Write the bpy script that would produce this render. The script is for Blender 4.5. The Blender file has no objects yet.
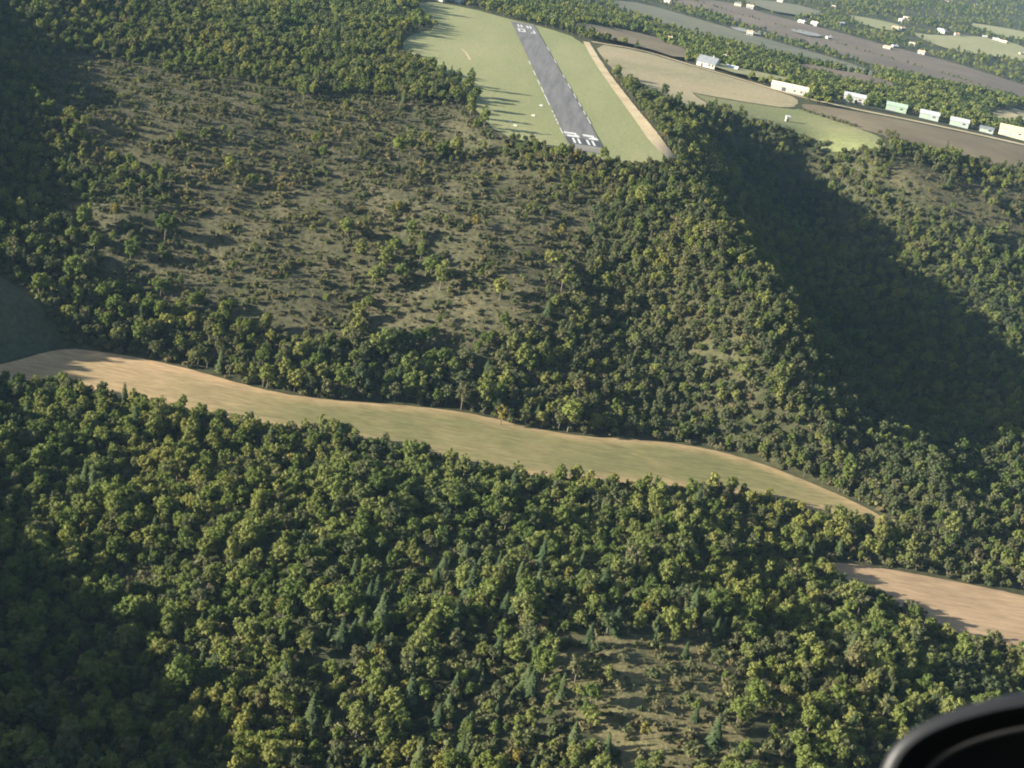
import bpy, math, random
import numpy as np
from mathutils import Vector, Matrix
from mathutils.geometry import delaunay_2d_cdt
R = math.radians
sc = bpy.context.scene
COL = sc.collection
random.seed(7)

# ------------------------------------------------------------------ camera
CAM_Z, PITCH, ROLL = 150.0, R(21.83), R(10.0)
cd = bpy.data.cameras.new('camera')
cd.sensor_width = 36.0
cd.lens = 1400.0/1024.0*36.0
cd.clip_start, cd.clip_end = 0.05, 30000.0
cd.dof.use_dof = True
cd.dof.focus_distance = 600.0
cd.dof.aperture_fstop = 14.0
cam = bpy.data.objects.new('camera', cd)
COL.objects.link(cam)
cam.matrix_world = Matrix.Translation((0, 0, CAM_Z)) @ Matrix.Rotation(R(90)-PITCH, 4, 'X') @ Matrix.Rotation(ROLL, 4, 'Z')
sc.camera = cam

# ------------------------------------------------------------------ light
SUN_EL, SUN_AZ = R(17.0), R(-105.0)          # azimuth from +Y, negative towards -X (left)
w = bpy.data.worlds.new('World'); sc.world = w; w.use_nodes = True
nt = w.node_tree; nt.nodes.clear()
sky = nt.nodes.new('ShaderNodeTexSky'); sky.sky_type = 'NISHITA'; sky.sun_disc = False
sky.sun_elevation = SUN_EL; sky.sun_rotation = SUN_AZ
sky.altitude = 300; sky.dust_density = 1.5
bg = nt.nodes.new('ShaderNodeBackground'); bg.inputs['Strength'].default_value = 0.062
wo = nt.nodes.new('ShaderNodeOutputWorld')
nt.links.new(sky.outputs[0], bg.inputs[0]); nt.links.new(bg.outputs[0], wo.inputs[0])
sl = bpy.data.lights.new('sun', 'SUN'); sl.energy = 4.8; sl.angle = R(0.55); sl.color = (1.0, 0.935, 0.81)
sun = bpy.data.objects.new('sun', sl); COL.objects.link(sun)
sd = Vector((math.sin(SUN_AZ)*math.cos(SUN_EL), math.cos(SUN_AZ)*math.cos(SUN_EL), math.sin(SUN_EL)))
sun.rotation_euler = (-sd).to_track_quat('-Z', 'Y').to_euler()
sun.location = (0, 0, 400)
sc.view_settings.view_transform = 'Standard'; sc.view_settings.look = 'None'
sc.view_settings.exposure = 1.95; sc.view_settings.gamma = 1.0
sc.render.engine = 'CYCLES'
cy = sc.cycles
cy.use_denoising = True
cy.filter_width = 1.9
cy.max_bounces = 5; cy.diffuse_bounces = 2; cy.glossy_bounces = 2; cy.transmission_bounces = 4; cy.transparent_max_bounces = 4; cy.volume_bounces = 0
cy.sample_clamp_indirect = 4.0

# ------------------------------------------------------------------ layout data, metres: terrain spot heights, land parcels, lines and spots
TP=[(34.3,747.5,0),(52.3,762.3,-1),(22.7,856.6,0),(4.7,839.0,0),(-26.1,961.2,0),(18.1,733.8,0),(-6.2,984.0,0),(110.2,934.5,-4),(136.7,927.5,-6),
(83.0,932.1,-3),(107.8,995.7,-3),(90.1,880.0,-5),(169.4,921.3,-7),(75.6,797.0,-3),(-52.0,1142.2,0),(-31.6,1138.8,0),(-15.9,889.8,0),(6.3,716.2,0),
(25.7,715.1,0),(44.6,711.0,-1),(-88.8,1032.9,0),(-71.6,770.1,-1),(-29.5,728.9,-1),(13.6,1081.8,0),(47.2,846.7,0),(-54.1,887.6,0),(94.7,1018.5,-2),
(136.3,996.0,-3),(203.8,1015.4,-4),(277.4,1017.8,-6),(326.8,999.8,-8),(74.6,900.5,-2),(139.9,897.1,-6),(184.2,887.2,-9),(249.5,890.1,-11),(296.0,883.0,-14),
(396.7,936.8,-16),(350.5,774.7,-54),(128.4,1246.5,-12),(245.0,1251.0,-16),(406.9,1354.0,-22),(67.9,1279.5,-14),(22.1,1306.0,-12),(-68.8,1273.9,-6),
(-118.4,1229.2,-1),(-16.4,1365.8,-14),(189.5,1563.4,-32),(386.5,1712.1,-42),(552.5,1767.2,-46),(330.7,2200.4,-50),(831.1,2935.4,-50),(79.2,1920.8,-50),
(583.7,2711.4,-48),(1094.8,2577.5,-50),(-303.6,749.3,0),(-279.3,690.6,-8),(-214.7,822.2,0),(-129.2,843.0,0),(-92.1,885.5,0),(-253.4,962.5,1),(-430.3,1057.9,4),
(-288.1,1459.5,0),(-243.6,604.5,-24),(-210.5,639.1,-16),(-155.6,704.0,-9),(-106.3,717.0,-8),(-51.4,697.9,-10),(-212.0,571.2,-42),(-176.4,581.4,-36),
(-130.8,609.0,-28),(-62.8,612.3,-26),(-20.5,640.1,-16),(11.2,658.6,-10),(25.0,672.9,-6),(36.6,619.4,-17),(-172.7,534.9,-55),(-139.4,534.3,-53),
(-94.1,552.0,-46),(-51.2,549.1,-46),(-11.0,554.8,-36),(13.7,559.6,-33),(-103.5,508.8,-61),(-144.9,513.6,-62),(-43.0,507.0,-63),(-3.7,512.3,-62),
(59.4,661.4,-7),(73.4,665.5,-3),(81.4,611.6,-9),(48.5,582.1,-34),(69.7,559.4,-36),(94.1,558.0,-22),(109.0,531.4,-36),(35.7,518.7,-58),(76.8,521.2,-60),
(130.7,522.0,-50),(148.2,501.0,-59),(163.1,491.8,-56),(120.8,879.9,-20),(144.4,874.9,-36),(116.9,719.6,-36),(131.9,655.2,-48),(144.5,600.1,-57),
(170.8,864.8,-45),(187.9,809.7,-49),(199.5,738.6,-55),(210.6,658.9,-61),(218.0,586.6,-66),(203.7,514.4,-68),(213.4,510.3,-64),(212.3,849.2,-22),
(247.6,831.9,-30),(281.1,795.0,-46),(285.0,723.7,-60),(252.0,579.1,-66),(257.8,753.4,-52),(194.8,863.9,-16),(294.4,652.5,-64),(-181.9,456.8,-64),
(-152.1,476.3,-64),(-115.5,480.9,-65),(-77.2,481.0,-66),(-1.5,490.5,-66),(56.8,491.8,-66),(113.6,477.1,-67),(139.0,470.4,-67),(114.5,429.5,-67),
(148.3,423.9,-68),(172.9,412.6,-68),(193.7,459.5,-67),(131.5,448.1,-67),(206.0,410.9,-68),(-190.3,490.6,-52),(-194.0,450.8,-62),(-164.5,414.2,-62),
(-100.4,425.0,-60),(-31.2,419.5,-59),(19.8,418.9,-60),(70.0,409.2,-60),(112.1,364.7,-58),(149.5,339.3,-54),(-132.2,335.4,-60),(-77.9,342.0,-56),
(-21.4,341.8,-51),(34.8,332.5,-47),(77.0,334.0,-49),(-95.4,245.4,-58),(-53.0,250.8,-53),(-9.8,257.6,-49),(34.9,264.9,-45),(82.8,278.3,-45),(138.0,300.3,-50),
(17.0,191.8,-44),(93.9,210.9,-46),(-315,655,14),(-300,600,-2),(-300,480,-32),(-330,560,0),(-420,620,22),(-420,500,6),(-250,400,-46),(-200,335,-44),  # unseen hills beyond the left edge, heights shaped to cast shade into view
(-170,280,-38),(-230,300,-26),(-170,220,-20),(-420,300,26),(-420,150,20),(-380,760,24),(-600,700,40),(-700,400,46),(-700,1100,20),(-300,1050,4),(-150,1050,0),
(-120,1250,-8),(-400,1500,-30),(-1200,1500,-20),(0,50,-40),(-200,50,-10),(300,0,-50),(600,300,-40),(600,600,-35),(700,900,-30),(0,2600,-52),(1500,2600,-52),
(3000,3000,-45),(-1500,3000,-30),(0,6000,-40),(3000,6000,-40),(-3000,6000,-40),(8000,8000,-30),(-6000,9000,-30),(0,12000,-30),(8000,0,-40),(-6000,0,30),
(1200,1300,-48),(500,1300,-30),(600,1600,-45)]
FLAT=[([(-202.5,453.9),(-186.4,467.9),(-173.6,493.7),(-159.0,496.6),(-143.6,497.6),(-119.1,494.4),(-94.0,487.4),(-70.9,487.9),(-41.2,496.5),(-14.1,500.7),
(9.8,496.4),(29.4,496.3),(53.1,503.6),(77.2,507.1),(100.6,501.8),(119.0,491.1),(133.0,481.9),(146.6,469.0),(140.6,460.3),(119.3,465.8),(97.4,470.5),
(74.8,468.2),(52.3,463.5),(23.0,455.0),(-9.6,451.8),(-35.8,458.1),(-72.5,458.4),(-108.4,455.4),(-130.4,455.8),(-149.9,459.3),(-168.0,458.6),(-180.9,454.4),
(-196.8,441.1)],-65.6),([(111.9,430.2),(132.8,434.1),(157.2,433.7),(186.2,432.0),(208.2,428.7),(195.4,389.0),(176.1,395.7),(161.5,394.5),(137.6,405.0),
(119.6,417.1)],-67.5),([(-129.3,1164.7),(-87.1,1171.9),(-50.5,1144.3),(-27.5,1138.1),(7.8,1102.0),(21.9,979.9),(38.3,871.8),(51.3,775.6),(58.9,710.9),
(44.0,692.3),(26.8,690.0),(7.6,688.4),(-7.1,702.4),(-27.8,704.7),(-46.7,764.3),(-62.1,841.0),(-102.0,874.2),(-113.8,968.8),(-96.3,1034.1),(-115.8,1083.8)],0.0)]
ZONE={'airfield_grass':[(-129.3,1164.7),(-87.1,1171.9),(-50.5,1144.3),(-27.5,1138.1),(7.8,1102.0),(21.9,979.9),(38.3,871.8),(51.3,775.6),(58.9,710.9),
(44.0,692.3),(26.8,690.0),(7.6,688.4),(-7.1,702.4),(-27.8,704.7),(-46.7,764.3),(-62.1,841.0),(-102.0,874.2),(-113.8,968.8),(-96.3,1034.1),
(-115.8,1083.8)],'tan_field':[(15.0,1094.6),(52.9,1107.7),(90.7,1078.3),(127.3,1056.8),(163.1,1028.0),(166.3,1007.3),(156.8,975.7),(120.0,970.1),(91.7,965.0),
(84.7,964.4),(97.3,925.4),(80.4,885.8),(61.4,899.9),(45.0,926.4),(30.4,982.1)],'green_field':[(86.0,962.2),(91.5,961.2),(119.7,966.7),(157.2,973.0),
(163.0,980.3),(187.0,954.8),(206.0,911.4),(207.1,885.7),(184.5,887.1),(157.5,899.1),(147.3,901.1),(127.4,900.1),(98.8,927.3)],'ploughed_field':[(167.4,1004.7),
(203.3,1012.6),(276.6,1014.6),(331.4,1015.8),(382.9,1023.2),(355.6,939.3),(306.0,924.5),(277.6,915.7),(249.8,911.4),(218.3,906.5),(197.2,935.3),
(165.3,982.1)],'bare_field':[(355.6,1213.9),(419.3,1318.2),(491.0,1430.5),(421.2,1215.1),(378.9,1177.0),(345.2,1130.9)],'valley_meadow':[(-202.5,453.9),
(-186.4,467.9),(-173.6,493.7),(-159.0,496.6),(-143.6,497.6),(-119.1,494.4),(-94.0,487.4),(-70.9,487.9),(-41.2,496.5),(-14.1,500.7),(9.8,496.4),(29.4,496.3),
(53.1,503.6),(77.2,507.1),(100.6,501.8),(119.0,491.1),(133.0,481.9),(146.6,469.0),(140.6,460.3),(119.3,465.8),(97.4,470.5),(74.8,468.2),(52.3,463.5),
(23.0,455.0),(-9.6,451.8),(-35.8,458.1),(-72.5,458.4),(-108.4,455.4),(-130.4,455.8),(-149.9,459.3),(-168.0,458.6),(-180.9,454.4),
(-196.8,441.1)],'stubble_field':[(111.9,430.2),(132.8,434.1),(157.2,433.7),(186.2,432.0),(208.2,428.7),(195.4,389.0),(176.1,395.7),(161.5,394.5),(137.6,405.0),
(119.6,417.1)],'shaded_meadow':[(-228.2,510.5),(-206.5,515.8),(-195.0,512.2),(-182.2,503.3),(-175.1,495.6),(-187.1,469.5),
(-203.2,455.4)],'clearing':[(20.5,309.2),(30.5,316.9),(45.2,325.4),(61.7,327.3),(70.7,318.0),(63.4,294.4),(76.4,276.0),(44.1,256.9),(38.7,276.6),(25.2,286.5),
(15.2,295.3)],'scrub':[(-276.4,735.9),(-247.7,762.5),(-204.4,747.2),(-138.0,741.8),(-76.3,763.4),(-44.3,775.6),(-27.3,699.4),(-4.0,668.9),(25.7,656.0),
(23.8,621.6),(16.6,572.1),(8.2,540.9),(-27.0,529.6),(-55.9,531.4),(-78.6,522.5),(-103.8,525.2),(-132.4,524.9),(-161.4,538.5),(-179.5,547.7),(-189.8,564.0),
(-207.6,582.5),(-170.3,589.5),(-156.7,603.5),(-177.4,611.2),(-209.7,624.2),(-234.2,651.5),(-261.3,677.1)],'bank_scrub':[(200.8,869.0),(253.6,879.4),
(295.6,881.9),(341.6,890.3),(320.7,795.4),(283.5,808.4),(247.1,830.2),(212.6,847.6)],'thicket':[(-48.3,321.7),(-17.4,355.5),(23.5,373.6),(66.2,366.7),
(72.7,323.6),(73.9,263.4),(-29.5,244.8)]}
FARF=[('mauve',[(32.4,1809.6),(81.6,1909.6),(150.5,1783.2),(217.8,1614.7),(280.7,1514.7),(302.0,1359.1),(273.5,1310.3),(219.2,1382.7),(143.8,1420.0),
(88.2,1523.5),(46.8,1624.4)]),('grey',[(115.7,2021.8),(205.5,2161.9),(273.5,2032.2),(339.8,1955.6),(406.3,1874.5),(474.9,1803.2),(529.9,1688.7),(555.9,1633.3),
(500.7,1460.5),(423.2,1410.3),(350.2,1400.1),(322.1,1507.3),(276.1,1622.8),(226.0,1787.1),(162.6,1959.9)]),('pale',[(180.4,1753.9),(236.9,1752.7),
(227.1,1691.2),(188.6,1663.8)]),('green',[(399.7,2230.7),(445.3,2242.7),(493.8,2211.6),(465.0,2104.1),(416.5,2095.7)]),('green',[(475.0,2117.5),(534.5,2151.9),
(600.2,2249.2),(673.9,2266.2),(676.1,2173.5),(625.8,1996.6),(561.4,1991.5),(504.6,1957.2)]),('green',[(641.6,2463.5),(717.2,2503.2),(782.6,2488.3),
(743.9,2355.0),(667.6,2314.5)]),('brown',[(-6.0,1195.1),(31.3,1290.5),(69.5,1321.5),(96.9,1176.2),(86.7,1089.2),(53.2,1122.1),(24.4,1125.1),(3.2,1144.1)]),
('pale',[(277.6,1875.1),(315.9,1850.4),(296.1,1794.8),(268.2,1822.0)]),('mauve',[(222.5,2186.4),(324.3,2273.2),(373.9,2182.5),(297.3,2052.7)]),
('green',[(101.3,1120.3),(124.2,1107.9),(148.3,1110.8),(180.8,1115.3),(151.5,1069.8),(113.0,1067.6)]),('fallow',[(208.2,1307.9),(254.0,1304.0),(293.1,1270.2),
(278.2,1239.1),(232.4,1229.6),(198.1,1258.0)])]
LINE={'gravel_road':[(14.9,1100.2),(53.1,1118.3),(91.1,1084.4),(127.8,1062.5),(163.7,1033.1),(205.1,1023.3),(279.5,1026.8),(334.5,1026.8),
(385.6,1031.6)],'dirt_track':[(10.3,1094.0),(21.9,988.7),(36.5,884.2),(49.1,799.0),(56.1,750.6),(64.3,720.9)],'gravel_path':[(-72.4,957.1),(-67.4,940.2),
(-63.3,918.5)],'hedge1':[(41.3,946.7),(51.6,897.9),(65.7,872.9),(80.0,873.1)],'hedge2':[(164.4,975.2),(181.2,961.2),(195.0,941.6)],'hedge3':[(217.8,903.5),
(236.4,912.5),(251.9,914.8)],'hedge4':[(132.6,901.3),(150.8,899.5),(173.4,899.9)],'treeline1':[(18.2,1341.7),(62.5,1398.6),(104.9,1293.1),(135.4,1227.2),
(166.2,1264.9)],'far_hedge':[(94.3,1967.8),(155.8,1859.1),(221.4,1693.1),(278.7,1567.8),(317.7,1434.4)],'far_hedge2':[(156.2,2088.2),(253.1,1913.1),
(333.0,1752.1),(410.9,1610.2),(461.7,1507.7)],'back_hedge':[(-67.7,1255.4),(-13.7,1231.9),(21.9,1262.7)]}
SPOT={'hangars':[(215.4,1061.9),(247.1,1060.4),(270.8,1053.7),(292.8,1050.2),(313.0,1049.3),(336.3,1058.8)],'house_near':[(105.4,1089.3),
(163.3,1041.5)],'hut':[(148.4,930.6)],'top':[(-115.6,1174.0),(-105.4,1179.1)],'far':[(501.5,2282.4),(521.6,2335.0),(466.0,2139.3),(477.1,2142.8),
(550.9,2218.3),(556.0,2213.7),(571.4,2200.3),(627.3,2250.8),(640.3,2234.3),(650.4,2225.4),(640.7,2090.2),(394.4,1826.4),(409.8,1858.9),(449.9,1944.9),
(441.8,1843.5),(399.1,2309.0),(372.8,2059.6),(317.3,1817.7),(772.4,2895.4),(699.2,2829.9),(86.6,1291.2),(306.3,1991.3),(324.6,1993.0),(244.2,2095.0),
(226.9,2097.3),(125.7,1263.8),(125.6,1186.7),(197.8,1640.1),(119.9,1986.7),(305.5,2247.0),(-41.0,1347.3),(-9.0,1269.6),
(-20.2,1186.6)],'markers':[(-14.2,771.0),(-22.1,735.8),(-25.3,743.8),(-11.3,804.1)],'yellow':[(-180.5,574.0),(-67.6,415.8),(-1.8,494.3),(-53.4,588.9),
(-119.5,619.1),(-28.2,603.1),(9.9,610.2),(-64.3,614.5),(-61.0,693.9),(19.1,333.8),(30.3,333.4),(-21.6,298.0),(-12.3,286.2),(-45.7,322.0),
(24.8,350.6)],'edge_trees':[(-129.7,456.1),(-115.1,456.1),(-142.3,453.1)],'clump':[(-83.3,590.0),(-73.9,577.1),(-62.3,573.6),(-54.2,565.2),(-48.6,581.6),
(-55.4,594.8),(-42.2,568.3),(-64.0,560.5),(-36.8,561.2),(-60.1,584.6),(-63.8,695.8),(-69.6,683.0),(-54.7,684.4),(-47.2,684.7),(-74.6,677.4),(-190.4,565.6),
(-166.7,529.6),(-167.0,554.7),(-157.5,571.0),(44.9,642.7),(-11.1,556.6),(7.7,584.2)],'left_trees':[(-48.7,762.4),(-47.7,787.9),(-54.3,797.4),(-46.4,738.4),
(-37.2,719.1),(-54.2,821.0),(-115.0,982.9),(-116.4,1008.8),(-112.7,1002.1),(-123.1,1104.3),(-131.7,1075.7),(-134.0,1114.1),(-132.7,1140.4),
(-128.8,1135.4)],'runway':[(-50.5,1131.7),(-32.3,1137.8),(6.6,716.5),(25.7,716.3)]}
import numpy as np
def _tps(r2):
    return np.where(r2>0, r2*np.log(np.maximum(r2,1e-12))*0.5, 0.0)
_P=np.array(TP,float); _S=300.0
_X=_P[:,:2]/_S
def _warp(q):          # compress far distances so the surface stays calm out there
    r=np.hypot(q[:,0],q[:,1]-2.0); k=np.where(r>3.0,(3.0+np.log(np.maximum(r,3.0)/3.0)*2.0)/np.maximum(r,1e-9),1.0)
    return np.stack([q[:,0]*k,(q[:,1]-2.0)*k],1)
_XW=_warp(_X); _n=len(_XW)
_A=np.zeros((_n+3,_n+3)); _d=_XW[:,None]-_XW[None]
_A[:_n,:_n]=_tps((_d**2).sum(-1))+np.eye(_n)*0.002
_A[:_n,_n]=1; _A[:_n,_n+1:]=_XW; _A[_n,:_n]=1; _A[_n+1:,:_n]=_XW.T
_W=np.linalg.solve(_A,np.concatenate([_P[:,2],np.zeros(3)]))
_rs=np.random.RandomState(5)
_NW=[]
for wl,am in ((140,1.2),(75,.9),(40,.55),(22,.3)):
    for k in range(4):
        a=_rs.rand()*6.283; _NW.append((np.cos(a)*6.283/wl,np.sin(a)*6.283/wl,_rs.rand()*6.283,am*.5))
def inside(poly, x, y):
    P = np.asarray(poly, float); c = np.zeros(len(x), bool); n = len(P)
    for i in range(n):
        x0, y0 = P[i]; x1, y1 = P[(i+1) % n]
        if y0 == y1: continue
        k = ((y0 > y) != (y1 > y)) & (x < (x1-x0)*(y-y0)/(y1-y0)+x0)
        c ^= k
    return c
def edge_dist(poly, x, y, closed=True):
    P = np.asarray(poly, float); d = np.full(len(x), 1e9); n = len(P)
    for i in range(n if closed else n-1):
        a = P[i]; b = P[(i+1) % n]; e = b-a; L = max((e@e), 1e-9)
        t = np.clip(((x-a[0])*e[0]+(y-a[1])*e[1])/L, 0, 1)
        d = np.minimum(d, np.hypot(x-a[0]-t*e[0], y-a[1]-t*e[1]))
    return d
def height(x,y):
    x=np.atleast_1d(np.asarray(x,float)); y=np.atleast_1d(np.asarray(y,float))
    out=np.empty(len(x))
    for s in range(0,len(x),20000):
        q=_warp(np.stack([x[s:s+20000],y[s:s+20000]],1)/_S)
        r2=((q[:,None]-_XW[None])**2).sum(-1)
        z=_tps(r2)@_W[:_n]+_W[_n]+q@_W[_n+1:]
        out[s:s+20000]=z
    m=np.clip((-6-out)/14,0,1); m=m*m*(3-2*m)
    m*=np.where(out<-61,.35,1.0)
    nz=np.zeros(len(x))
    for a,b,c,d in _NW: nz+=d*np.sin(a*x+b*y+c)
    out=out+nz*m*(np.hypot(x,y)<1400)
    for P,zf in FLAT:          # the two valley fields and the airfield lie level
        A=np.asarray(P); k=np.nonzero((x>A[:,0].min()-25)&(x<A[:,0].max()+25)&(y>A[:,1].min()-25)&(y<A[:,1].max()+25))[0]
        if len(k)==0: continue
        d=edge_dist(P,x[k],y[k]); d=np.where(inside(P,x[k],y[k]),0,d); f=np.clip(d/22,0,1); f=f*f*(3-2*f)
        out[k]=zf*(1-f)+out[k]*f
    return out
def h1(x, y): return float(height([x], [y])[0])

# ------------------------------------------------------------------ helpers
def tag(o, label=None, cat=None, group=None, kind=None):
    if label: o['label'] = label
    if cat: o['category'] = cat
    if group: o['group'] = group
    if kind: o['kind'] = kind
    return o
def mesh(name, v, f, mats=(), smooth=False, midx=None):
    m = bpy.data.meshes.new(name)
    m.from_pydata([tuple(p) for p in v], [], [tuple(q) for q in f])
    for k in mats: m.materials.append(k)
    if midx is not None: m.polygons.foreach_set('material_index', np.asarray(midx, dtype=np.int32))
    if smooth: m.polygons.foreach_set('use_smooth', np.ones(len(m.polygons), dtype=bool))
    m.update(); return m
def link(name, data, parent=None, loc=None, rz=None):
    o = bpy.data.objects.new(name, data); COL.objects.link(o)
    if parent: o.parent = parent
    if loc is not None: o.location = loc
    if rz is not None: o.rotation_euler = (0, 0, rz)
    return o
class MB:
    def __init__(s): s.v = []; s.f = []
    def box(s, x0, x1, y0, y1, z0, z1):
        n = len(s.v)
        s.v += [(x0,y0,z0),(x1,y0,z0),(x1,y1,z0),(x0,y1,z0),(x0,y0,z1),(x1,y0,z1),(x1,y1,z1),(x0,y1,z1)]
        s.f += [tuple(n+i for i in q) for q in ((3,2,1,0),(4,5,6,7),(0,1,5,4),(1,2,6,5),(2,3,7,6),(3,0,4,7))]
    def add(s, v, f):
        n = len(s.v); s.v += list(v); s.f += [tuple(n+i for i in q) for q in f]
    def build(s, name, mat, parent=None, **k): return link(name, mesh(name, s.v, s.f, (mat,)), parent, **k)

_pr = np.random.RandomState(11)
_PN = [(math.cos(a)*6.283/wl, math.sin(a)*6.283/wl, p) for wl in (55, 34, 90, 21) for a, p in [(_pr.rand()*6.28, _pr.rand()*6.28) for _ in range(4)]]
def patch(x, y, s=1.0):             # smooth 2-D noise, about -1..1
    r = 0
    for a, b, c in _PN: r = r+np.sin(a*x/s+b*y/s+c)
    return r/5.0

# ------------------------------------------------------------------ materials
def mat(name, build):
    m = bpy.data.materials.new(name); m.use_nodes = True
    t = m.node_tree; t.nodes.clear()
    o = t.nodes.new('ShaderNodeOutputMaterial')
    build(t, o); return m
def N(t, typ, **k):
    n = t.nodes.new(typ)
    for a, b in k.items(): setattr(n, a, b)
    return n
def ramp(t, src, stops):
    r = N(t, 'ShaderNodeValToRGB'); e = r.color_ramp.elements
    while len(e) < len(stops): e.new(0.5)
    for i, (p, c) in enumerate(stops): e[i].position = p; e[i].color = (*c, 1)
    t.links.new(src, r.inputs[0]); return r.outputs[0]
def noise(t, co, scale, detail=4, rough=.6, stretch=None):
    n = N(t, 'ShaderNodeTexNoise'); n.inputs['Scale'].default_value = scale; n.inputs['Detail'].default_value = detail; n.inputs['Roughness'].default_value = rough
    if stretch:
        mp = N(t, 'ShaderNodeMapping'); mp.inputs['Scale'].default_value = stretch[:3]; mp.inputs['Rotation'].default_value = (0, 0, stretch[3])
        t.links.new(co, mp.inputs[0]); co = mp.outputs[0]
    t.links.new(co, n.inputs['Vector']); return n.outputs['Fac']
def mixc(t, a, b, f, mode='MIX'):
    n = N(t, 'ShaderNodeMix', data_type='RGBA', blend_type=mode)
    for i, s in ((6, a), (7, b)):
        if isinstance(s, tuple): n.inputs[i].default_value = (*s, 1)
        else: t.links.new(s, n.inputs[i])
    if isinstance(f, float): n.inputs[0].default_value = f
    else: t.links.new(f, n.inputs[0])
    return n.outputs[2]
def ground(name, cols, s_big=.012, s_fine=.35, bump=.35, stretch=None, attr=None, attr_col=None, fine=.5, fine_stretch=None):
    def b(t, o):
        g = N(t, 'ShaderNodeNewGeometry'); p = g.outputs['Position']
        c = ramp(t, noise(t, p, s_big, 5, .62, stretch), [(.30, cols[0]), (.5, cols[1]), (.70, cols[2])])
        if attr:
            a = N(t, 'ShaderNodeAttribute', attribute_name=attr)
            k = N(t, 'ShaderNodeMath', operation='ADD', use_clamp=True)
            nz = N(t, 'ShaderNodeMath', operation='MULTIPLY_ADD'); t.links.new(noise(t, p, .06, 4), nz.inputs[0]); nz.inputs[1].default_value = .9; nz.inputs[2].default_value = -.45
            t.links.new(a.outputs['Fac'], k.inputs[0]); t.links.new(nz.outputs[0], k.inputs[1])
            c = mixc(t, c, attr_col, k.outputs[0])
        fn = noise(t, p, s_fine, 5, .7, fine_stretch)
        c = mixc(t, c, ramp(t, fn, [(.3, (1-fine,)*3), (.7, (1+fine*.6,)*3)]), 1.0, 'MULTIPLY')
        d = N(t, 'ShaderNodeBsdfPrincipled'); d.inputs['Roughness'].default_value = .95; d.inputs['Specular IOR Level'].default_value = .15
        t.links.new(c, d.inputs['Base Color'])
        bp = N(t, 'ShaderNodeBump'); bp.inputs['Strength'].default_value = bump; bp.inputs['Distance'].default_value = .5
        t.links.new(fn, bp.inputs['Height']); t.links.new(bp.outputs[0], d.inputs['Normal'])
        t.links.new(d.outputs[0], o.inputs[0])
    return mat(name, b)
def plain(name, c, rough=.7, var=.15, scale=.6, spec=.3):
    def b(t, o):
        g = N(t, 'ShaderNodeNewGeometry')
        d = N(t, 'ShaderNodeBsdfPrincipled'); d.inputs['Roughness'].default_value = rough; d.inputs['Specular IOR Level'].default_value = spec
        k = ramp(t, noise(t, g.outputs['Position'], scale, 5), [(.3, tuple(v*(1-var) for v in c)), (.7, tuple(min(1, v*(1+var)) for v in c))])
        t.links.new(k, d.inputs['Base Color']); t.links.new(d.outputs[0], o.inputs[0])
    return mat(name, b)
def leaf(name, cols, trans=.36):
    def b(t, o):
        oi = N(t, 'ShaderNodeObjectInfo')
        g = N(t, 'ShaderNodeNewGeometry')
        c = ramp(t, oi.outputs['Random'], [(i/(len(cols)-1), k) for i, k in enumerate(cols)])
        big = noise(t, oi.outputs['Location'], .014, 3)
        c = mixc(t, c, ramp(t, big, [(.32, (.78, .86, .88)), (.5, (1, 1, 1)), (.68, (1.18, 1.10, .97))]), 1.0, 'MULTIPLY')
        fn = noise(t, g.outputs['Position'], .8, 3)
        c = mixc(t, c, ramp(t, fn, [(.3, (.68, .72, .7)), (.7, (1.3, 1.25, 1.2))]), 1.0, 'MULTIPLY')
        d = N(t, 'ShaderNodeBsdfDiffuse'); t.links.new(c, d.inputs[0])
        tr = N(t, 'ShaderNodeBsdfTranslucent'); t.links.new(mixc(t, c, (1.1, 1.15, .7), 1.0, 'MULTIPLY'), tr.inputs[0])
        m = N(t, 'ShaderNodeMixShader'); m.inputs[0].default_value = trans
        t.links.new(d.outputs[0], m.inputs[1]); t.links.new(tr.outputs[0], m.inputs[2]); t.links.new(m.outputs[0], o.inputs[0])
    return mat(name, b)
M = {}
M['floor'] = ground('woodland_floor', [(.036,.042,.018), (.050,.053,.024), (.070,.066,.031)], .02, .25)
M['scrub'] = ground('scrub_grass', [(.054,.054,.027), (.075,.070,.036), (.104,.090,.048)], .03, .45, 1.0, fine=.65)
M['dry_grass'] = ground('dry_grass', [(.085,.082,.036), (.12,.108,.05), (.155,.13,.062)], .05, .5, .9, fine=.55)
M['grass'] = ground('mown_grass', [(.165,.180,.078), (.205,.210,.095), (.25,.238,.118)], .016, .5, .25, fine=.28, stretch=(1, .25, 1, R(9)))
M['strip'] = ground('valley_grass', [(.128,.126,.050), (.165,.148,.062), (.215,.178,.080)], .02, .35, .3, attr='dry', attr_col=(.37,.255,.135), fine=.35, fine_stretch=(.35, 1.6, 1, R(-8)))
M['shade_meadow'] = ground('shade_dark_meadow', [(.052,.058,.030), (.066,.068,.035), (.080,.078,.040)], .02, .4, .3)  # greens darkened to put the slope's shade into the colour
M['stubble'] = ground('stubble', [(.25,.175,.100), (.30,.21,.122), (.34,.24,.14)], .03, .3, .3, fine=.3, fine_stretch=(.3, 1.6, 1, R(15)))
M['tan'] = ground('dry_stubble', [(.205,.19,.105), (.265,.225,.13), (.32,.255,.155)], .012, .4, .3, fine=.25)
M['green'] = ground('green_crop', [(.115,.135,.055), (.15,.16,.07), (.19,.18,.085)], .012, .4, .3, fine=.3)
M['plough'] = ground('ploughed_soil', [(.12,.098,.060), (.15,.12,.074), (.185,.15,.092)], .012, .4, .5, fine=.3, fine_stretch=(.2, 2, 1, R(10)))
M['mauve'] = ground('bare_soil', [(.095,.10,.066), (.12,.12,.078), (.145,.135,.09)], .012, .2, .3, fine=.2)
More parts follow.
